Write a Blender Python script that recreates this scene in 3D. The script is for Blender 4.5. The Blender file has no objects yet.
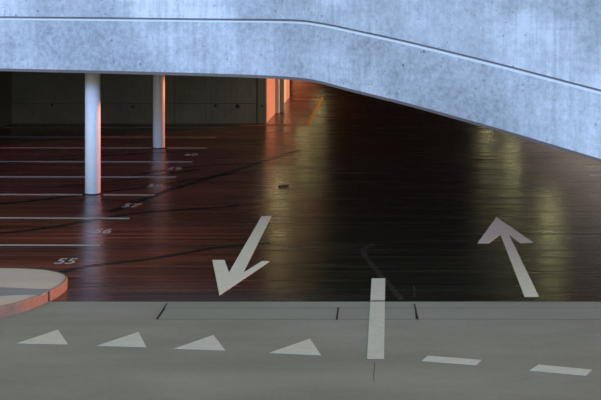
import bpy, bmesh, math, random
from mathutils import Vector
random.seed(7)
S = bpy.context.scene
C = S.collection
H, F, PX, PY = 4.8, 1183.0, 390.0, -15.0        # eye height, focal length, vanishing point

# ------------------------------------------------------------------ helpers
def P(px, py, h=0.0):
    """floor point (world x, y) seen at a pixel of the photograph, on a level h"""
    d = (H - h) * F / (py - PY)
    return ((px - PX) * d / F, d)

def link(o, parent=None):
    C.objects.link(o)
    if parent: o.parent = parent
    return o

def tag(o, label=None, cat=None, group=None, kind=None):
    if label: o['label'] = label
    if cat: o['category'] = cat
    if group: o['group'] = group
    if kind: o['kind'] = kind
    return o

def obj(name, bm, mats, parent=None, smooth=False):
    bmesh.ops.recalc_face_normals(bm, faces=bm.faces)
    me = bpy.data.meshes.new(name); bm.to_mesh(me); bm.free()
    for m in (mats if isinstance(mats, (list, tuple)) else [mats]): me.materials.append(m)
    if smooth:
        for p in me.polygons: p.use_smooth = True
    return link(bpy.data.objects.new(name, me), parent)

def struct(name, bm, mats, parent=None, smooth=False):
    o = obj(name, bm, mats, parent, smooth)
    if not parent: o['kind'] = 'structure'
    return o

def empty(name, loc=(0, 0, 0)):
    o = bpy.data.objects.new(name, None); o.empty_display_size = .2; o.location = loc
    return link(o)

def box(bm, x0, x1, y0, y1, z0, z1, mi=0):
    v = [bm.verts.new(p) for p in ((x0,y0,z0),(x1,y0,z0),(x1,y1,z0),(x0,y1,z0),(x0,y0,z1),(x1,y0,z1),(x1,y1,z1),(x0,y1,z1))]
    for q in ((0,1,2,3),(4,5,6,7),(0,1,5,4),(1,2,6,5),(2,3,7,6),(3,0,4,7)):
        bm.faces.new([v[i] for i in q]).material_index = mi
    return v

def prism(bm, pts, z0, z1, mi=0):
    """pts (x,y) outline -> closed slab"""
    a = [bm.verts.new((x, y, z0)) for x, y in pts]
    b = [bm.verts.new((x, y, z1)) for x, y in pts]
    n = len(pts)
    for f in [a, b] + [[a[i], a[(i+1) % n], b[(i+1) % n], b[i]] for i in range(n)]:
        bm.faces.new(f).material_index = mi

def strip(bm, pts, w, z0, z1):
    """ribbon of width w (number or list) along a polyline on the floor"""
    n = len(pts); L = []; R = []
    for i, p in enumerate(pts):
        a = Vector(pts[max(0, i-1)]); b = Vector(pts[min(n-1, i+1)])
        t = (b - a).normalized(); nn = Vector((-t.y, t.x))
        ww = (w[i] if isinstance(w, list) else w) / 2
        L.append(Vector(p) + nn*ww); R.append(Vector(p) - nn*ww)
    for i in range(n-1):
        v = [bm.verts.new((q.x, q.y, z1)) for q in (L[i], L[i+1], R[i+1], R[i])]
        bm.faces.new(v)
    bmesh.ops.remove_doubles(bm, verts=bm.verts, dist=1e-5)

def spline(pts, k=6):
    """Catmull-Rom through tuples of any length"""
    out = []; n = len(pts)
    for i in range(n-1):
        p0, p1, p2, p3 = pts[max(0,i-1)], pts[i], pts[i+1], pts[min(n-1,i+2)]
        for j in range(k):
            t = j / k
            out.append(tuple(.5*((2*b)+(c-a)*t+(2*a-5*b+4*c-d)*t*t+(3*b-a-3*c+d)*t**3) for a,b,c,d in zip(p0,p1,p2,p3)))
    out.append(tuple(pts[-1]))
    return out

# ------------------------------------------------------------------ materials
class N:
    def __init__(s, name):
        s.m = bpy.data.materials.new(name); s.m.use_nodes = True
        s.t = s.m.node_tree; s.b = s.t.nodes['Principled BSDF']; s.out = s.t.nodes['Material Output']
        s.co = s.t.nodes.new('ShaderNodeTexCoord').outputs['Object']
    def new(s, ty, **kw):
        n = s.t.nodes.new(ty)
        for k, v in kw.items(): setattr(n, k, v)
        return n
    def put(s, sock, v):
        if hasattr(v, 'is_output'): s.t.links.new(v, sock)
        elif isinstance(v, (tuple, list)) and len(v) == 3 and sock.type == 'RGBA': sock.default_value = (*v, 1)
        else: sock.default_value = v
    def noise(s, scale, stretch=(1,1,1), detail=4, rough=.55, off=(0,0,0)):
        mp = s.new('ShaderNodeMapping'); s.put(mp.inputs['Vector'], s.co)
        mp.inputs['Scale'].default_value = stretch; mp.inputs['Location'].default_value = off
        n = s.new('ShaderNodeTexNoise'); s.put(n.inputs['Vector'], mp.outputs[0])
        n.inputs['Scale'].default_value = scale; n.inputs['Detail'].default_value = detail; n.inputs['Roughness'].default_value = rough
        return n.outputs['Fac']
    def rng(s, v, a, b, c=0., d=1.):
        n = s.new('ShaderNodeMapRange'); s.put(n.inputs[0], v)
        for i, q in enumerate((a, b, c, d)): n.inputs[i+1].default_value = q
        return n.outputs[0]
    def math(s, op, a, b=0.):
        n = s.new('ShaderNodeMath', operation=op); s.put(n.inputs[0], a); s.put(n.inputs[1], b)
        return n.outputs[0]
    def mix(s, f, a, b, mode='MIX'):
        n = s.new('ShaderNodeMix', data_type='RGBA', blend_type=mode)
        s.put(n.inputs[0], f); s.put(n.inputs[6], a); s.put(n.inputs[7], b)
        return n.outputs[2]
    def bump(s, h, st, dist=.01):
        n = s.new('ShaderNodeBump'); s.put(n.inputs['Height'], h)
        n.inputs['Strength'].default_value = st; n.inputs['Distance'].default_value = dist
        s.t.links.new(n.outputs[0], s.b.inputs['Normal'])
    def fin(s, col, rough=.8, spec=.5, **kw):
        s.put(s.b.inputs['Base Color'], col); s.put(s.b.inputs['Roughness'], rough)
        s.b.inputs['Specular IOR Level'].default_value = spec
        for k, v in kw.items(): s.put(s.b.inputs[k], v)
        return s.m
    def xyz(s):
        n = s.new('ShaderNodeSeparateXYZ'); s.put(n.inputs[0], s.co); return n.outputs

def concrete(name, a, b, streak=.35, pits=True, rough=.85):
    n = N(name)
    big = n.rng(n.noise(.45, (1,1,1), 6, .6), .32, .68)
    ver = n.rng(n.noise(7, (1,1,.05), 5, .7), .34, .68)
    hor = n.rng(n.noise(7, (.05,.05,1), 5, .7, off=(3,3,3)), .34, .68)
    fine = n.rng(n.noise(9, (1,1,1), 8, .8), .36, .66)
    patch = n.rng(n.noise(.35, off=(9,2,4)), .42, .62)                   # streaks only show in some patches
    f = n.math('ADD', n.math('MULTIPLY', big, .38), n.math('ADD', n.math('MULTIPLY', n.math('MULTIPLY', ver, patch), streak), n.math('MULTIPLY', fine, .42)))
    f = n.math('ADD', f, n.math('MULTIPLY', n.math('MULTIPLY', hor, patch), streak*.45))
    col = n.mix(n.rng(f, .15, 1.0), a, b)
    if pits:
        for sc, r0, r1, off, k in ((3.4, .12, .06, (3,1,5), .8), (7.5, .17, .08, (6,4,2), .6)):
            v = n.new('ShaderNodeTexVoronoi'); n.put(v.inputs['Vector'], n.co); v.inputs['Scale'].default_value = sc
            p = n.rng(v.outputs['Distance'], r0, r1)
            gate = n.rng(n.noise(1.3, off=off), .44, .56)
            col = n.mix(n.math('MULTIPLY', n.math('MULTIPLY', p, gate), k), col, tuple(q*.4 for q in a))
    n.bump(n.noise(22, detail=6), .25, .02)
    return n.fin(col, rough, .3)

def paint(name, a, b, wear=.25, under=(.12,.115,.1), rough=.55):
    n = N(name)
    c = n.mix(n.rng(n.noise(7, (1,1,1), 6, .7), .3, .7), a, b)
    w = n.rng(n.noise(3, (.5,2.6,1), 7, .72, off=(2,4,1)), .56, .78, 0, wear)
    return n.fin(n.mix(w, c, under), rough, .35)
M = {}
M['parapet'] = concrete('parapet_concrete', (.235,.245,.255), (.655,.665,.69))
M['parapet_upper'] = concrete('upper_parapet_concrete', (.29,.30,.31), (.66,.67,.69), .8)
M['lip'] = concrete('shaded_drip_edge', (.20,.165,.145), (.29,.24,.21), pits=False)  # shade on the downward-facing edge put into a darker colour
M['chamfer'] = concrete('skylit_edge_concrete', (.66,.66,.66), (.76,.76,.76), pits=False)  # skylight on the upward-facing chamfer put into a paler colour
M['groove'] = concrete('shaded_groove_concrete', (.16,.145,.145), (.22,.20,.20), pits=False)  # shade inside the recess put into a darker colour
M['wall'] = concrete('shaded_wall_concrete', (.085,.086,.066), (.175,.172,.132))  # same concrete as the wall end, with its shade put into the colour
M['end_wall'] = concrete('wall_end_concrete', (.34,.32,.29), (.46,.44,.41), pits=False)  # lighter copy of that concrete for the sunlit walls
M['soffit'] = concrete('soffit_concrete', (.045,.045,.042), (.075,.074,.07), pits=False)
n = N('tie_hole'); M['hole'] = n.fin((.03,.03,.028), .95, .2)

def floor_mat():
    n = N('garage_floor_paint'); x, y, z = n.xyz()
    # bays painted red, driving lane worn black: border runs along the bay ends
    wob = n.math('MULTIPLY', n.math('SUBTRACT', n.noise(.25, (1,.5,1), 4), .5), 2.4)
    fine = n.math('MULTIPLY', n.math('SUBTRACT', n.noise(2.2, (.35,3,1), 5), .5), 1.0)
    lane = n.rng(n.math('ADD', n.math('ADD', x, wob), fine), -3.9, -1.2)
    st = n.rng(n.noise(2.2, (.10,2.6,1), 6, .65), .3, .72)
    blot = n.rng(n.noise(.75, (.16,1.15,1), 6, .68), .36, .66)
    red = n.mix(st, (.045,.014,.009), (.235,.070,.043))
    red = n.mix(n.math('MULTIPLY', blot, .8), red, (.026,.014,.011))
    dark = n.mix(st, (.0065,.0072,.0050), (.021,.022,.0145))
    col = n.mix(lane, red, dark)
    r = n.math('ADD', n.rng(st, 0, 1, .13, .30), n.math('MULTIPLY', blot, .07))
    n.bump(n.math('ADD', n.noise(2.6, (.12,4.2,1), 5, .65), n.math('MULTIPLY', n.noise(.5,(1,1,1),2), .8)), .36, .02)
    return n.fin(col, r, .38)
M['floor'] = floor_mat()

def pave_mat(name, a, b, warm=(.17,.16,.12)):
    n = N(name)
    big = n.rng(n.noise(.5, (.55,1.3,1), 6, .62), .3, .7)
    fin = n.rng(n.noise(11, (1,1,1), 6, .7), .3, .72)
    col = n.mix(n.math('ADD', n.math('MULTIPLY', big, .72), n.math('MULTIPLY', fin, .28)), a, b)
    col = n.mix(n.rng(n.noise(.8, (.3,1.4,1), 4, off=(7,2,0)), .5, .75, 0, .45), col, warm)
    v = n.new('ShaderNodeTexVoronoi'); n.put(v.inputs['Vector'], n.co); v.inputs['Scale'].default_value = 1.9
    sp = n.math('MULTIPLY', n.rng(v.outputs['Distance'], .05, .025), n.rng(n.noise(.9, off=(1,9,4)), .5, .6))
    col = n.mix(n.math('MULTIPLY', sp, .6), col, (.05,.05,.045))
    n.bump(n.noise(30, detail=5), .15, .01)
    return n.fin(col, .82, .25)
M['pave'] = pave_mat('forecourt_concrete', (.172,.172,.14), (.298,.294,.246))
M['drain'] = pave_mat('drain_concrete', (.185,.190,.160), (.27,.275,.235), (.18,.175,.145))
M['joint'] = N('black_joint').fin((.012,.012,.012), .8, .3)

M['white'] = paint('white_road_paint', (.48,.46,.39), (.60,.58,.50))
M['arrow'] = paint('arrow_paint', (.57,.54,.42), (.68,.645,.515), .3)
M['bay'] = paint('bay_line_paint', (.28,.245,.215), (.39,.345,.305), .5)
M['digit'] = paint('number_paint', (.27,.245,.225), (.36,.33,.30), .8)
M['yellow'] = paint('yellow_line_paint', (.60,.36,.02), (.70,.44,.03), .35, (.2,.08,.03))
M['yellow_worn'] = paint('worn_yellow_paint', (.30,.10,.02), (.38,.14,.025), .9, (.08,.03,.015))
M['column'] = paint('column_paint', (.585,.56,.53), (.645,.62,.585), .08, (.5,.5,.5), .5)
M['kerb'] = concrete('sunlit_kerb_stone', (.13,.092,.068), (.25,.18,.132), .05)  # warm low sun on the kerb put into its brown tint
M['island'] = pave_mat('island_concrete', (.40,.325,.275), (.55,.45,.38), (.46,.36,.29))
M['dark_band'] = pave_mat('dark_concrete', (.19,.18,.19), (.25,.235,.245), (.2,.19,.2))  # darker, greyer concrete for the band across the island top
M['teal'] = N('teal_steel_paint').fin((.12,.36,.35), .5, .4)
M['frame'] = paint('pale_frame_paint', (.62,.62,.58), (.7,.7,.66), .1)
M['metal'] = N('brushed_steel').fin((.5,.5,.5), .35, .5, Metallic=1.0)
M['twig'] = N('dry_twig').fin((.012,.009,.006), .8, .3)
M['housing'] = N('lamp_housing').fin((.55,.55,.55), .5, .4)
M['earth'] = N('outer_ground').fin((.10,.095,.08), .9, .2)
def lamp_mat():
    n = N('lamp_diffuser')
    return n.fin((.8,.8,.7), .5, .3, **{'Emission Color': (.86,.82,.36), 'Emission Strength': 19.0})
M['lamp'] = lamp_mat()
def mark_mat(name, col, dens, rough=.3):
    n = N(name)
    a = n.rng(n.noise(1.6, (.6,1.6,1), 6, .7), .25, .7, dens*.35, dens)
    n.m.node_tree.links.new(a, n.b.inputs['Alpha'])
    return n.fin(col, rough, .35)
M['skid'] = mark_mat('tyre_rubber', (.004,.011,.009), .78, .34)
M['scuff'] = mark_mat('pale_scuff', (.075,.065,.055), .35, .5)

# ------------------------------------------------------------------ setting: ground
XL, XR, YB, YJ = -13.1, 6.6, 41.0, 17.945
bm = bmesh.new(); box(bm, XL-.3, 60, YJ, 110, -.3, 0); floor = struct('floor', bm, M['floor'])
bm = bmesh.new()
y1, y0 = P(0, 308)[1], P(0, 319)[1]
box(bm, -22, 60, -6, y0-.02, -.3, 0, 0)
box(bm, -22, 60, y1+.02, YJ-.012, -.3, 0, 1)
xs = [P(p, 313)[0] for p in (161.5, 337.5, 416)] + [60]
box(bm, -22, xs[0]-.012, y0-.021, y1+.021, -.3, 0, 0)
for i in range(3): box(bm, xs[i]+.012, xs[i+1]-.012*(i<2), y0, y1, -.3, 0, 1)
box(bm, -22, 60, -6, YJ-.001, -.31, -.0015, 2)
struct('ground', bm, [M['pave'], M['drain'], M['joint']])
for i, (p0, p1) in enumerate((((167,303.5),(156.5,319.5)), ((338.2,307.5),(336.8,320)), ((414.3,304),(418,320)))):
    bm = bmesh.new(); strip(bm, [P(*p0), P(*p1)], .022, 0, .003)
    o = obj('expansion_joint', bm, M['joint'])
    tag(o, ('black expansion joint in the concrete edge strip below the downward arrow' if i == 0 else
            'black expansion joint just left of the upright white bar' if i == 1 else
            'black expansion joint just right of the upright white bar'), 'joint', 'black joints across the concrete edge strip')

# tyre marks belong to the floor's surface
def pts(*a): return spline([P(*q) for q in a], 8)
for q, w in (((( -40,288),(30,282),(80,267.5),(150,259),(215,248),(270,243)), .17),
             (((-30,236),(40,229),(100,219),(150,212),(240,206)), .20),
             (((-20,206),(40,200),(84,194),(140,188),(210,177),(262,170)), .17),
             (((-20,164),(60,160),(130,154),(200,151)), .20),
             (((130,176),(200,166),(280,163)), .16),
             (((110,212),(170,190),(230,172),(300,150)), .22),
             (((60,186),(120,181),(200,169)), .15)):
    bm = bmesh.new(); strip(bm, pts(*q), w, 0, .0015); obj('tyre_mark', bm, M['skid'], floor)
bm = bmesh.new(); strip(bm, pts((374,244),(364,249),(364,254),(372,265),(385,280),(402,300)), .10, 0, .0018); obj('scuff_mark', bm, M['scuff'], floor)
for a, b in (((355,268.5),(362,269)), ((171,247),(182,245)), ((178,262),(182,262)), ((177,297),(181,290)), ((414,286),(414.6,297))):
    bm = bmesh.new(); strip(bm, [P(*a), P(*b)], .035, 0, .0018); obj('scuff_mark', bm, M['scuff'], floor)
bm = bmesh.new(); strip(bm, pts((374,362),(374.6,368),(373.6,374),(374.2,382)), .006, 0, .002); tag(obj('floor_crack', bm, M['joint']), 'hairline crack in the concrete running on below the upright white bar', 'crack')

# ------------------------------------------------------------------ painted markings
def mark(name, outline, mat, label, cat, group=None, z=.002):
    ps = [P(*p) for p in outline]
    c = Vector((sum(p[0] for p in ps)/len(ps), sum(p[1] for p in ps)/len(ps)))
    bm = bmesh.new(); prism(bm, [(x-c.x, y-c.y) for x, y in ps], 0, z)
    o = obj(name, bm, mat); o.location = (c.x, c.y, 0)
    return tag(o, label, cat, group)
A = M['arrow']
mark('road_arrow', [(261.5,216.3),(271.5,216.3),(243.5,272.5),(262,261),(270,261.5),(219.5,295.5),(212.3,260),(224.5,260),(229,272.5)], A,
     'white arrow painted on the dark floor pointing down-left toward the viewer', 'arrow', 'direction arrows on the driving lane')
mark('road_arrow', [(496.5,217),(533.3,242.6),(520.5,243.3),(509,234.8),(539,296.7),(524.5,296.9),(500.5,234.8),(489,243.3),(477.4,243.3)], A,
     'white arrow painted on the dark floor pointing up and away, at right', 'arrow', 'direction arrows on the driving lane')
bar = mark('centre_bar', [(371.6,278.4),(385.3,278.4),(384,358.8),(367,358.8)], M['white'],
     'upright white bar painted across the edge between dark floor and grey concrete', 'road marking')
bm = bmesh.new(); box(bm, -.13, .13, -.03, .03, .0015, .0026)
o = obj('joint_gap', bm, M['joint'], bar); o.location = (0, YJ-bar.location.y+.02, 0)
tl = ['leftmost white triangle on the grey concrete, below the kerbed island', 'second white triangle from the left on the grey concrete',
      'third white triangle from the left, below the down-left arrow', 'rightmost white triangle, nearest to the upright white bar']
for t, l in zip((((17,343.3),(58,329.7),(68,344.3)), ((97,345.7),(138.5,332),(146.5,347.2)), ((174,348.7),(213.5,335),(225.3,350.4)), ((269.5,352.8),(310,338.7),(321,355.3))), tl):
    mark('yield_triangle', t, M['white'], l, 'road marking', 'row of yield triangles')
mark('white_dash', [(428,355.7),(481.5,360),(476,365.2),(421.5,361)], M['white'], 'slanted white dash on the concrete nearer to the upright white bar', 'road marking', 'white dashes at lower right')
mark('white_dash', [(538.5,364.6),(592,369.8),(586,375.6),(529.5,370.5)], M['white'], 'slanted white dash on the concrete at the far lower right', 'road marking', 'white dashes at lower right')

names = ['nearest the kerbed island', 'second from the kerbed island', 'passing right behind the nearer white column', 'midway between the two white columns, nearer one of two',
         'midway between the two white columns, farther one of two', 'at the foot of the farther white column', 'just behind the farther white column', 'closest to the back wall']
ends = [(99.8,245.2,244.6,1.45), (129.5,218.3,217.5,1.4), (155,195,194.2,1.3), (175.7,177,176.4,1.15), (192.3,161.8,161.3,1.05), (207,148,147.6,.95), (216,137.2,136.8,.8), (225,127.6,127.4,.6)]
for (xe, ye, yl, w), nm in zip(ends, names):
    b = P(xe, ye); a = (XL+.05 if yl < 190 else -9.6, P(0, yl)[1])
    c = Vector(((a[0]+b[0])/2, (a[1]+b[1])/2)); hw = .78 * w * b[1]**2 / (H*F) / 2
    bm = bmesh.new(); cuts = [a[0], b[0]]
    if ye in (195, 148): cuts = [a[0], -6.8-.24, -6.8+.24, b[0]]      # the line is broken by the column standing on it
    for u0, u1 in zip(cuts[::2], cuts[1::2]):
        v0, v1 = [a[1]+(b[1]-a[1])*(u-a[0])/(b[0]-a[0]) for u in (u0, u1)]
        prism(bm, [(u0-c.x, v0-c.y-hw), (u1-c.x, v1-c.y-hw), (u1-c.x, v1-c.y+hw), (u0-c.x, v0-c.y+hw)], 0, .002)
    o = obj('bay_line', bm, M['bay']); o.location = (c.x, c.y, 0)
    tag(o, 'thin white parking bay line ' + nm, 'parking line', 'parking bay lines')
nl = ['just beyond the kerbed island', 'beside the second bay line from the island', 'right of the nearer white column, below its line', 'on the reflection of the farther white column',
      'right of the farther column, lower of two', 'right of the farther column, topmost and faintest']
for (px, py, s), t, l in zip(((66,261.3,'55'), (102.5,231.3,'56'), (131,205.5,'57'), (155,185.6,'58'), (174.5,168.8,'59'), (191,154.6,'60')), range(6), nl):
    x, y = P(px, py)
    cu = bpy.data.curves.new('bay_number', 'FONT'); cu.body = s; cu.size = .58; cu.align_x = 'CENTER'; cu.align_y = 'CENTER'; cu.extrude = .001; cu.offset = .004
    tmp = bpy.data.objects.new('tmp', cu); me = bpy.data.meshes.new_from_object(tmp); me.name = 'bay_number'
    bpy.data.objects.remove(tmp); bpy.data.curves.remove(cu); me.materials.clear(); me.materials.append(M['digit'])
    o = link(bpy.data.objects.new('bay_number', me)); o.location = (x, y, .0015); o.scale = (.64, 1, 1)
    tag(o, 'pale painted bay number on red floor ' + l, 'number', 'painted bay numbers')
# right-hand bay lines
for q, l in (((584,166.6,601), 'shorter pale bay line at right, tucked under the sloping ramp'), ((589.5,175.3,601), 'brighter pale bay line at the right edge, below the other one')):
    a = P(q[0], q[1]); hw = .085
    bm = bmesh.new(); prism(bm, [(0,-hw), (5,-hw), (5,hw), (0,hw)], 0, .002)
    o = obj('bay_line', bm, M['white']); o.location = (a[0], a[1], 0); tag(o, l, 'parking line', 'bay lines at the right edge')
# yellow keep-clear outline beside the sunlit wall end
kc = empty('keep_clear_outline', (*P(307,124), 0)); kx, ky = P(307,124)
tag(kc, 'yellow painted outline on the floor beside the orange sunlit wall end', 'road marking')
for nm, q, m in (('side_line', ((305.8,124.3),(309.5,124.3),(323.8,98),(320.8,98)), 'yellow'), ('near_line', ((238,124.9),(309,124.3),(308.4,125.3),(238,126)), 'yellow_worn'), ('far_line', ((292,97),(323,97.4),(322.5,98.4),(291,98)), 'yellow_worn')):
    bm = bmesh.new(); prism(bm, [(P(*p)[0]-kx, P(*p)[1]-ky) for p in q], 0, .004); obj(nm, bm, M[m], kc)

# ------------------------------------------------------------------ setting: walls, ceiling
TOP = 2.93
bm = bmesh.new(); XE = P(266, 123.5)[0]
box(bm, XL, P(257.5,123)[0]-.02, YB, YB+.35, 0, TOP)
box(bm, P(257.5,123)[0]+.02, XE, YB, YB+.35, 0, TOP)
box(bm, P(257.5,123)[0]-.03, P(257.5,123)[0]+.03, YB+.03, YB+.34, 0, TOP, 1)
def hole(px, py, r):
    z = H - (py-PY)*YB/F; x = (px-PX)*YB/F
    c = [bm.verts.new((x+r*math.cos(a), YB-.004, z+r*math.sin(a))) for a in [k*math.pi/6 for k in range(12)]]
    d = [bm.verts.new((x+r*.8*math.cos(a), YB-.001, z+r*.8*math.sin(a))) for a in [k*math.pi/6 for k in range(12)]]
    for k in range(12): bm.faces.new([c[k], c[(k+1)%12], d[(k+1)%12], d[k]]).material_index = 1
    bm.faces.new(d).material_index = 1
for q in ((215.5,105.5,.05), (237.5,106.3,.08), (132.5,106.5,.05), (262,106,.035), (52,105,.05)): hole(*q)
for zc in (H-(103.5-PY)*YB/F,): box(bm, XL, P(257,123)[0], YB-.004, YB, zc-.006, zc+.006, 1)
for px in (174.5, 96): box(bm, (px-PX)*YB/F-.008, (px-PX)*YB/F+.008, YB-.004, YB, 0, TOP, 1)
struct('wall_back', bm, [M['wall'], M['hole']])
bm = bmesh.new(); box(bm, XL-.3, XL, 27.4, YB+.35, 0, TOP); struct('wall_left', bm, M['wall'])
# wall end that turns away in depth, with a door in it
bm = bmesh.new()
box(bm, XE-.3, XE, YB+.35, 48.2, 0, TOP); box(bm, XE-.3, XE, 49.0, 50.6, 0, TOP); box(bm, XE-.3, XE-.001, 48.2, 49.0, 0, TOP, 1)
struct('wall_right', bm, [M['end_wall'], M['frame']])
bm = bmesh.new(); box(bm, XE, XE+.13, 44.4, 44.6, 0, TOP); struct('trim_1', bm, M['frame'])
bm = bmesh.new(); box(bm, 0, .27, -.06, .06, .015, TOP); box(bm, 0, .30, -.1, .1, 0, .015)
o = obj('steel_post', bm, M['teal']); o.location = (XE+.002, 44.95, 0)
tag(o, 'narrow teal-grey steel post standing against the orange sunlit wall end', 'post', None, 'thing')
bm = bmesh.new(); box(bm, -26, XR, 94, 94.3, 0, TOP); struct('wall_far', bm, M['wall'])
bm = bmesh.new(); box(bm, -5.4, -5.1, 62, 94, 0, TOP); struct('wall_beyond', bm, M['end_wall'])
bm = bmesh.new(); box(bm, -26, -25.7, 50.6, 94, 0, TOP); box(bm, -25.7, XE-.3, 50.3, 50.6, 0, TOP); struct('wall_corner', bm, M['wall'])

# ------------------------------------------------------------------ the ramp parapet across the foreground
tab = [(0,18.3,71.3,25.7),(100,19.2,73.6,25.05),(200,20.4,76.2,24.35),(265,21,78.6,23.75),(298,21.8,80.8,23.28),(315,23.8,83.3,23.0),(333,27,87.6,22.72),(350,30.7,92.2,22.45),(400,41.6,104.6,21.65),(450,53.6,118.4,20.95),(500,66,132.6,20.3),(550,79,147.6,19.7),(601,92.3,163,19.15)]
path = [((x-PX)*Z/F, Z, H-(b-PY)*Z/F, H-(t-PY)*Z/F) for x, t, b, Z in tab]
a, b = path[0], path[1]; k = (XL-a[0])/(b[0]-a[0]); ext = (XL, a[1]+(b[1]-a[1])*k, a[2], a[3])
a, b = path[-2], path[-1]; k = 4.2; rext = tuple(b[i]+(b[i]-a[i])*k for i in range(4))
path = spline([ext]+path+[rext], 5)
NP = len(path)
nor = []
for i in range(NP):
    t = Vector((path[min(NP-1,i+1)][0]-path[max(0,i-1)][0], path[min(NP-1,i+1)][1]-path[max(0,i-1)][1])).normalized()
    nor.append(Vector((t.y, -t.x)))          # toward the viewer
def sweep(bm, prof, mids=None):
    """prof(i) -> list of (outward offset, z); closed cross-section swept along the path"""
    rings = []
    for i in range(NP):
        x, y = path[i][0], path[i][1]
        rings.append([bm.verts.new((x+nor[i].x*o, y+nor[i].y*o, z)) for o, z in prof(i)])
    m = len(rings[0])
    for i in range(NP-1):
        for j in range(m):
            f = bm.faces.new([rings[i][j], rings[i+1][j], rings[i+1][(j+1)%m], rings[i][(j+1)%m]])
            if mids: f.material_index = mids[j]
    bm.faces.new(rings[0]); bm.faces.new(rings[-1])
rp = empty('ramp_parapet', (path[0][0], path[0][1], 0)); bx, by = path[0][0], path[0][1]
tag(rp, 'huge pale bluish concrete ramp parapet spanning the top, sloping down to the right', 'parapet')
def part(nm, prof, mats, mids=None):
    bm = bmesh.new(); sweep(bm, prof, mids); o = obj(nm, bm, mats, rp); o.location = (-bx, -by, 0); return o
def lo(i): return path[i][2]
def hi(i): return path[i][3]
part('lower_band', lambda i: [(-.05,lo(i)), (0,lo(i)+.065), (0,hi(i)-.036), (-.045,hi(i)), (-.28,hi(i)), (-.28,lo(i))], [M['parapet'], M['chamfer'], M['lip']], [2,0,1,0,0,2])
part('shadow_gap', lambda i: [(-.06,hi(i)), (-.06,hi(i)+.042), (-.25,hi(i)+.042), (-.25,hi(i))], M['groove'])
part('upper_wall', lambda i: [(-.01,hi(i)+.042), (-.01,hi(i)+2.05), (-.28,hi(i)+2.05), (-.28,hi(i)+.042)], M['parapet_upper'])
# ramp deck and inner wall behind the sloping part, then the flat ceiling
ks = min(range(NP), key=lambda i: abs(path[i][0]+2.3))
RW = 4.6
def off(i, o): return (path[i][0]-nor[i].x*o, path[i][1]-nor[i].y*o)
bm = bmesh.new(); rings = []
for i in range(ks, NP):
    a, b = off(i,.28), off(i,RW); z = lo(i)
    rings.append([bm.verts.new((*a,z)), bm.verts.new((*b,z)), bm.verts.new((*b,z+.3)), bm.verts.new((*a,z+.3))])
for r, s in zip(rings, rings[1:]):
    for j in range(4): bm.faces.new([r[j], s[j], s[(j+1)%4], r[(j+1)%4]])
bm.faces.new(rings[0]); bm.faces.new(rings[-1])
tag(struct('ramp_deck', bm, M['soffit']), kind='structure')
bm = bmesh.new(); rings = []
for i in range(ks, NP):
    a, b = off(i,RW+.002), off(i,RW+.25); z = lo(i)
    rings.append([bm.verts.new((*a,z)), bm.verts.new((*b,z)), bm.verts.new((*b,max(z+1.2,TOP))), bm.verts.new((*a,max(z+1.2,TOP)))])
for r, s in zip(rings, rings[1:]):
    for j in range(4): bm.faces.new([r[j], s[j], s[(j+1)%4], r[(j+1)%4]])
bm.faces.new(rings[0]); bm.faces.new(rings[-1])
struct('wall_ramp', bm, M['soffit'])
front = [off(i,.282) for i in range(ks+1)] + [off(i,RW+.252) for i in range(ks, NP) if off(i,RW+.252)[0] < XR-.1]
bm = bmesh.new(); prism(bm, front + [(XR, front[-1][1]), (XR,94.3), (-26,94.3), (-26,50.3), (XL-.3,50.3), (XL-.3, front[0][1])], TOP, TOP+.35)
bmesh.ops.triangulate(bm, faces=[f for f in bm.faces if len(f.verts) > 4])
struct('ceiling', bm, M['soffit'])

# ------------------------------------------------------------------ columns
def column(px, py, label):
    x = (px-PX)*((H)*F/(py-PY))/F; y = H*F/(py-PY); r = .174
    bm = bmesh.new(); n = 48; prev = None
    for rr, z in ((r-.012,0), (r-.012,.02), (r,.021), (r,TOP-.02), (r-.01,TOP-.019), (r-.01,TOP)):
        ring = [bm.verts.new((rr*math.cos(2*math.pi*k/n), rr*math.sin(2*math.pi*k/n), z)) for k in range(n)]
        if prev:
            for k in range(n):
                f = bm.faces.new([prev[k], prev[(k+1)%n], ring[(k+1)%n], ring[k]]); f.material_index = 1 if z < .021 else 0
        else: bm.faces.new(ring)
        prev = ring
    bm.faces.new(prev)
    o = obj('round_column', bm, [M['column'], M['joint']]); o.location = (x, y+.1, 0)
    for p in o.data.polygons: p.use_smooth = len(p.vertices) == 4 and abs(p.normal.z) < .3
    tag(o, label, 'column', 'round white columns', 'thing')
column(91.7, 194.4, 'nearer and thicker-looking of the two round white columns, at left')
column(158.2, 148.4, 'farther and slimmer-looking of the two round white columns')

# ------------------------------------------------------------------ kerbed island
KH = .16
front_e = [P(*q, KH) for q in ((-110,330),(-60,321),(0,306.6),(24,300.8),(49,291.2))]
front_f = [P(*q, KH) for q in ((49,291.2),(59,286),(65.2,281.2),(67.6,277.6))]
back_e = [P(*q, KH) for q in ((67.6,277.6),(66.6,275),(60,272.2),(47,269.6),(30,268.3),(8,267.6),(-40,267.6),(-110,268))]
e1, e2, e3 = spline(front_e, 6), spline(front_f, 5), spline(back_e, 6)
isl = empty('traffic_island', (*P(20,290), 0)); ix, iy = P(20,290)
tag(isl, 'low grey concrete island with rounded orange-lit kerb at the left edge', 'traffic island')
def inset(line, d):
    out = []
    for i, p in enumerate(line):
        t = (Vector(line[min(len(line)-1,i+1)])-Vector(line[max(0,i-1)])).normalized()
        out.append((p[0]-t.y*d, p[1]+t.x*d))
    return out
whole = e1 + e2[1:] + e3[1:]
inn = inset(whole, .035)
n1, n2 = len(e1), len(e1)+len(e2)-1
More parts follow.
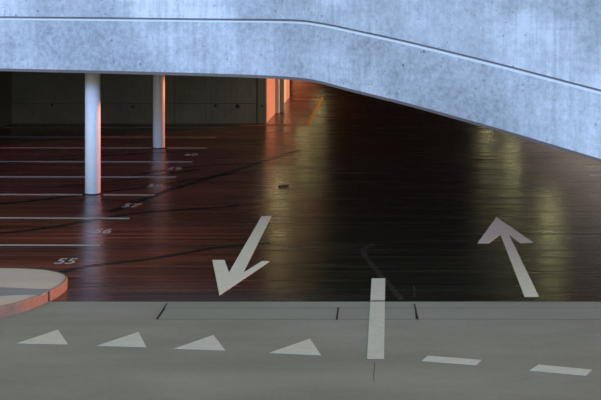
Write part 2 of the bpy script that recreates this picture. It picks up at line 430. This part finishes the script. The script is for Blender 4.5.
def kerb(i0, i1, cut0, cut1):
    o_ = [Vector(p) for p in whole[i0:i1]]; q_ = [Vector(p) for p in inn[i0:i1]]
    if cut0: t = (o_[1]-o_[0]).normalized()*cut0; o_[0] = o_[0]+t; q_[0] = q_[0]+t
    if cut1: t = (o_[-1]-o_[-2]).normalized()*cut1; o_[-1] = o_[-1]-t; q_[-1] = q_[-1]-t
    bm = bmesh.new(); rings = []
    for o, q in zip(o_, q_):
        d = (q-o).normalized()
        rings.append([bm.verts.new((p.x-ix, p.y-iy, z)) for p, z in ((o,0), (o,KH-.02), (o+d*.012,KH), (q,KH), (q,0))])
    for r, s in zip(rings, rings[1:]):
        for j in range(5): bm.faces.new([r[j], s[j], s[(j+1)%5], r[(j+1)%5]])
    bm.faces.new(rings[0]); bm.faces.new(rings[-1])
    return obj('kerb_stone', bm, M['kerb'], isl)
kerb(0, n1, 0, .028); kerb(n1-1, n2, .028, .006); kerb(n2-1, len(whole), .006, 0)
bm = bmesh.new()
j0, j1 = Vector(whole[n1-1]), Vector(inn[n1-1]); dd = (j1-j0).normalized(); tt = Vector((-dd.y, dd.x))*.035
prism(bm, [(p.x-ix, p.y-iy) for p in (j0+dd*.008-tt, j0+dd*.008+tt, j1+tt, j1-tt)], 0, KH-.008); obj('kerb_joint', bm, M['joint'], isl)
bm = bmesh.new(); prism(bm, [(x-ix, y-iy) for x, y in inn], 0, KH-.004); obj('paving', bm, M['island'], isl)
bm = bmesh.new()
prism(bm, [(P(*q, KH)[0]-ix, P(*q, KH)[1]-iy) for q in ((-100,287),(0,287.2),(44,289),(52,288.6),(42,294.6),(20,295),(0,296),(-100,299))], KH-.02, KH+.0005); obj('dark_strip', bm, M['dark_band'], isl)

# ------------------------------------------------------------------ twig on the floor
bm = bmesh.new(); tx, ty = P(283, 187.4)
def tube(a, b, r):
    a, b = Vector(a), Vector(b); d = (b-a).normalized(); u = d.orthogonal().normalized(); v = d.cross(u)
    R = [[bm.verts.new(p+(u*math.cos(t)+v*math.sin(t))*r*s) for t in [k*math.pi/3 for k in range(6)]] for p, s in ((a,1),(b,.6))]
    for k in range(6): bm.faces.new([R[0][k], R[0][(k+1)%6], R[1][(k+1)%6], R[1][k]])
    bm.faces.new(R[0]); bm.faces.new(R[1])
tube((-.10,0,.016), (.11,-.02,.03), .016)
for k in range(6):
    x = -.07+.03*k
    tube((x,0,.018), (x+.03,.34*random.uniform(.6,1),.03), .007); tube((x,0,.018), (x+.02,-.28*random.uniform(.5,1),.012), .007)
tube((.09,-.02,.03), (.12,-.16,.035), .02)
bmesh.ops.scale(bm, vec=(1.1,.9,1.3), verts=bm.verts)
o = obj('dry_twig', bm, M['twig']); o.location = (tx, ty, 0)
tag(o, 'tiny dark twig lying on the shiny floor above the down-left arrow', 'twig')

# ------------------------------------------------------------------ ceiling lamps along the lane
def lamp(x, y):
    t = empty('ceiling_light', (x, y, TOP)); tag(t, 'long yellowish strip lamp under the ceiling above the driving lane', 'lamp', 'strip lamps along the lane')
    bm = bmesh.new(); box(bm, -.11, .11, -.8, .8, -.05, 0); obj('housing', bm, M['housing'], t)
    bm = bmesh.new(); box(bm, -.09, .09, -.76, .76, -.09, -.05); obj('diffuser', bm, M['lamp'], t)
    return t
l0 = lamp(-3.6, 38.0)
for x, y in ((-3.6,49.0), (-3.6,60.0), (4.6,34.0), (4.6,45.0), (4.6,56.0)):
    r = l0.copy(); C.objects.link(r); r.location = (x, y, TOP)
    for ch in list(l0.children):
        c = ch.copy(); C.objects.link(c); c.parent = r

# ------------------------------------------------------------------ daylight
w = bpy.data.worlds.new('sky'); S.world = w; w.use_nodes = True
nt = w.node_tree; bg = nt.nodes['Background']
tc = nt.nodes.new('ShaderNodeTexCoord'); sp = nt.nodes.new('ShaderNodeSeparateXYZ'); nt.links.new(tc.outputs['Generated'], sp.inputs[0])
def mr(v, a, b, c=0., d=1.):
    q = nt.nodes.new('ShaderNodeMapRange'); q.interpolation_type = 'SMOOTHSTEP'; nt.links.new(v, q.inputs[0])
    for i, k in enumerate((a,b,c,d)): q.inputs[i+1].default_value = k
    return q.outputs[0]
def mul(a, b):
    q = nt.nodes.new('ShaderNodeMath'); q.operation = 'MULTIPLY'; nt.links.new(a, q.inputs[0]); nt.links.new(b, q.inputs[1]); return q.outputs[0]
def mixc(f, a, b):
    q = nt.nodes.new('ShaderNodeMix'); q.data_type = 'RGBA'; nt.links.new(f, q.inputs[0])
    for s, v in ((q.inputs[6], a), (q.inputs[7], b)):
        if hasattr(v, 'is_output'): nt.links.new(v, s)
        else: s.default_value = (*v, 1)
    return q.outputs[2]
front = mr(sp.outputs[1], -.35, -.85)
low = mul(mul(mr(sp.outputs[2], .16, .22), mr(sp.outputs[2], .36, .28)), front)
pale = mul(mul(mr(sp.outputs[2], -.06, 0.), mr(sp.outputs[2], .22, .16)), mr(sp.outputs[1], -.3, -.7))     # unseen low fill band, added to brighten the columns
back = mul(mul(mr(sp.outputs[2], .0, .06), mr(sp.outputs[2], .5, .35)), mr(sp.outputs[1], .3, .7))          # dull sky beyond the far side
base = mixc(mr(sp.outputs[2], .05, .5), (.015,.015,.015), (.35,.39,.20))
base = mixc(back, base, (.55,.46,.40))
base = mixc(pale, base, (2.6,2.5,2.5))
nt.links.new(mixc(low, base, (5.9,10.9,21.0)), bg.inputs[0]); bg.inputs[1].default_value = 1.0

def sun(az, el, col, e, ang):
    L = bpy.data.lights.new('low_sun', 'SUN'); L.color = col; L.energy = e; L.angle = math.radians(ang)
    o = link(bpy.data.objects.new('low_sun', L))
    d = Vector((math.cos(el)*math.cos(az), math.cos(el)*math.sin(az), math.sin(el)))
    o.rotation_euler = d.to_track_quat('Z', 'Y').to_euler(); o.location = (30, 60, 20)
sun(math.radians(37), math.radians(3.0), (1,.27,.12), 6.6, .8)

# ------------------------------------------------------------------ camera
cam = bpy.data.cameras.new('camera'); co = link(bpy.data.objects.new('camera', cam))
co.location = (0, 0, H); co.rotation_euler = (math.pi/2, 0, 0)
cam.sensor_width = 36; cam.lens = 36*F/601; cam.shift_x = (300.5-PX)/601; cam.shift_y = (PY-200)/601
cam.clip_end = 300; S.camera = co
vs = S.view_settings
vs.view_transform = 'Standard'; vs.look = 'None'; vs.gamma = 1; vs.use_curve_mapping = False; vs.exposure = 0
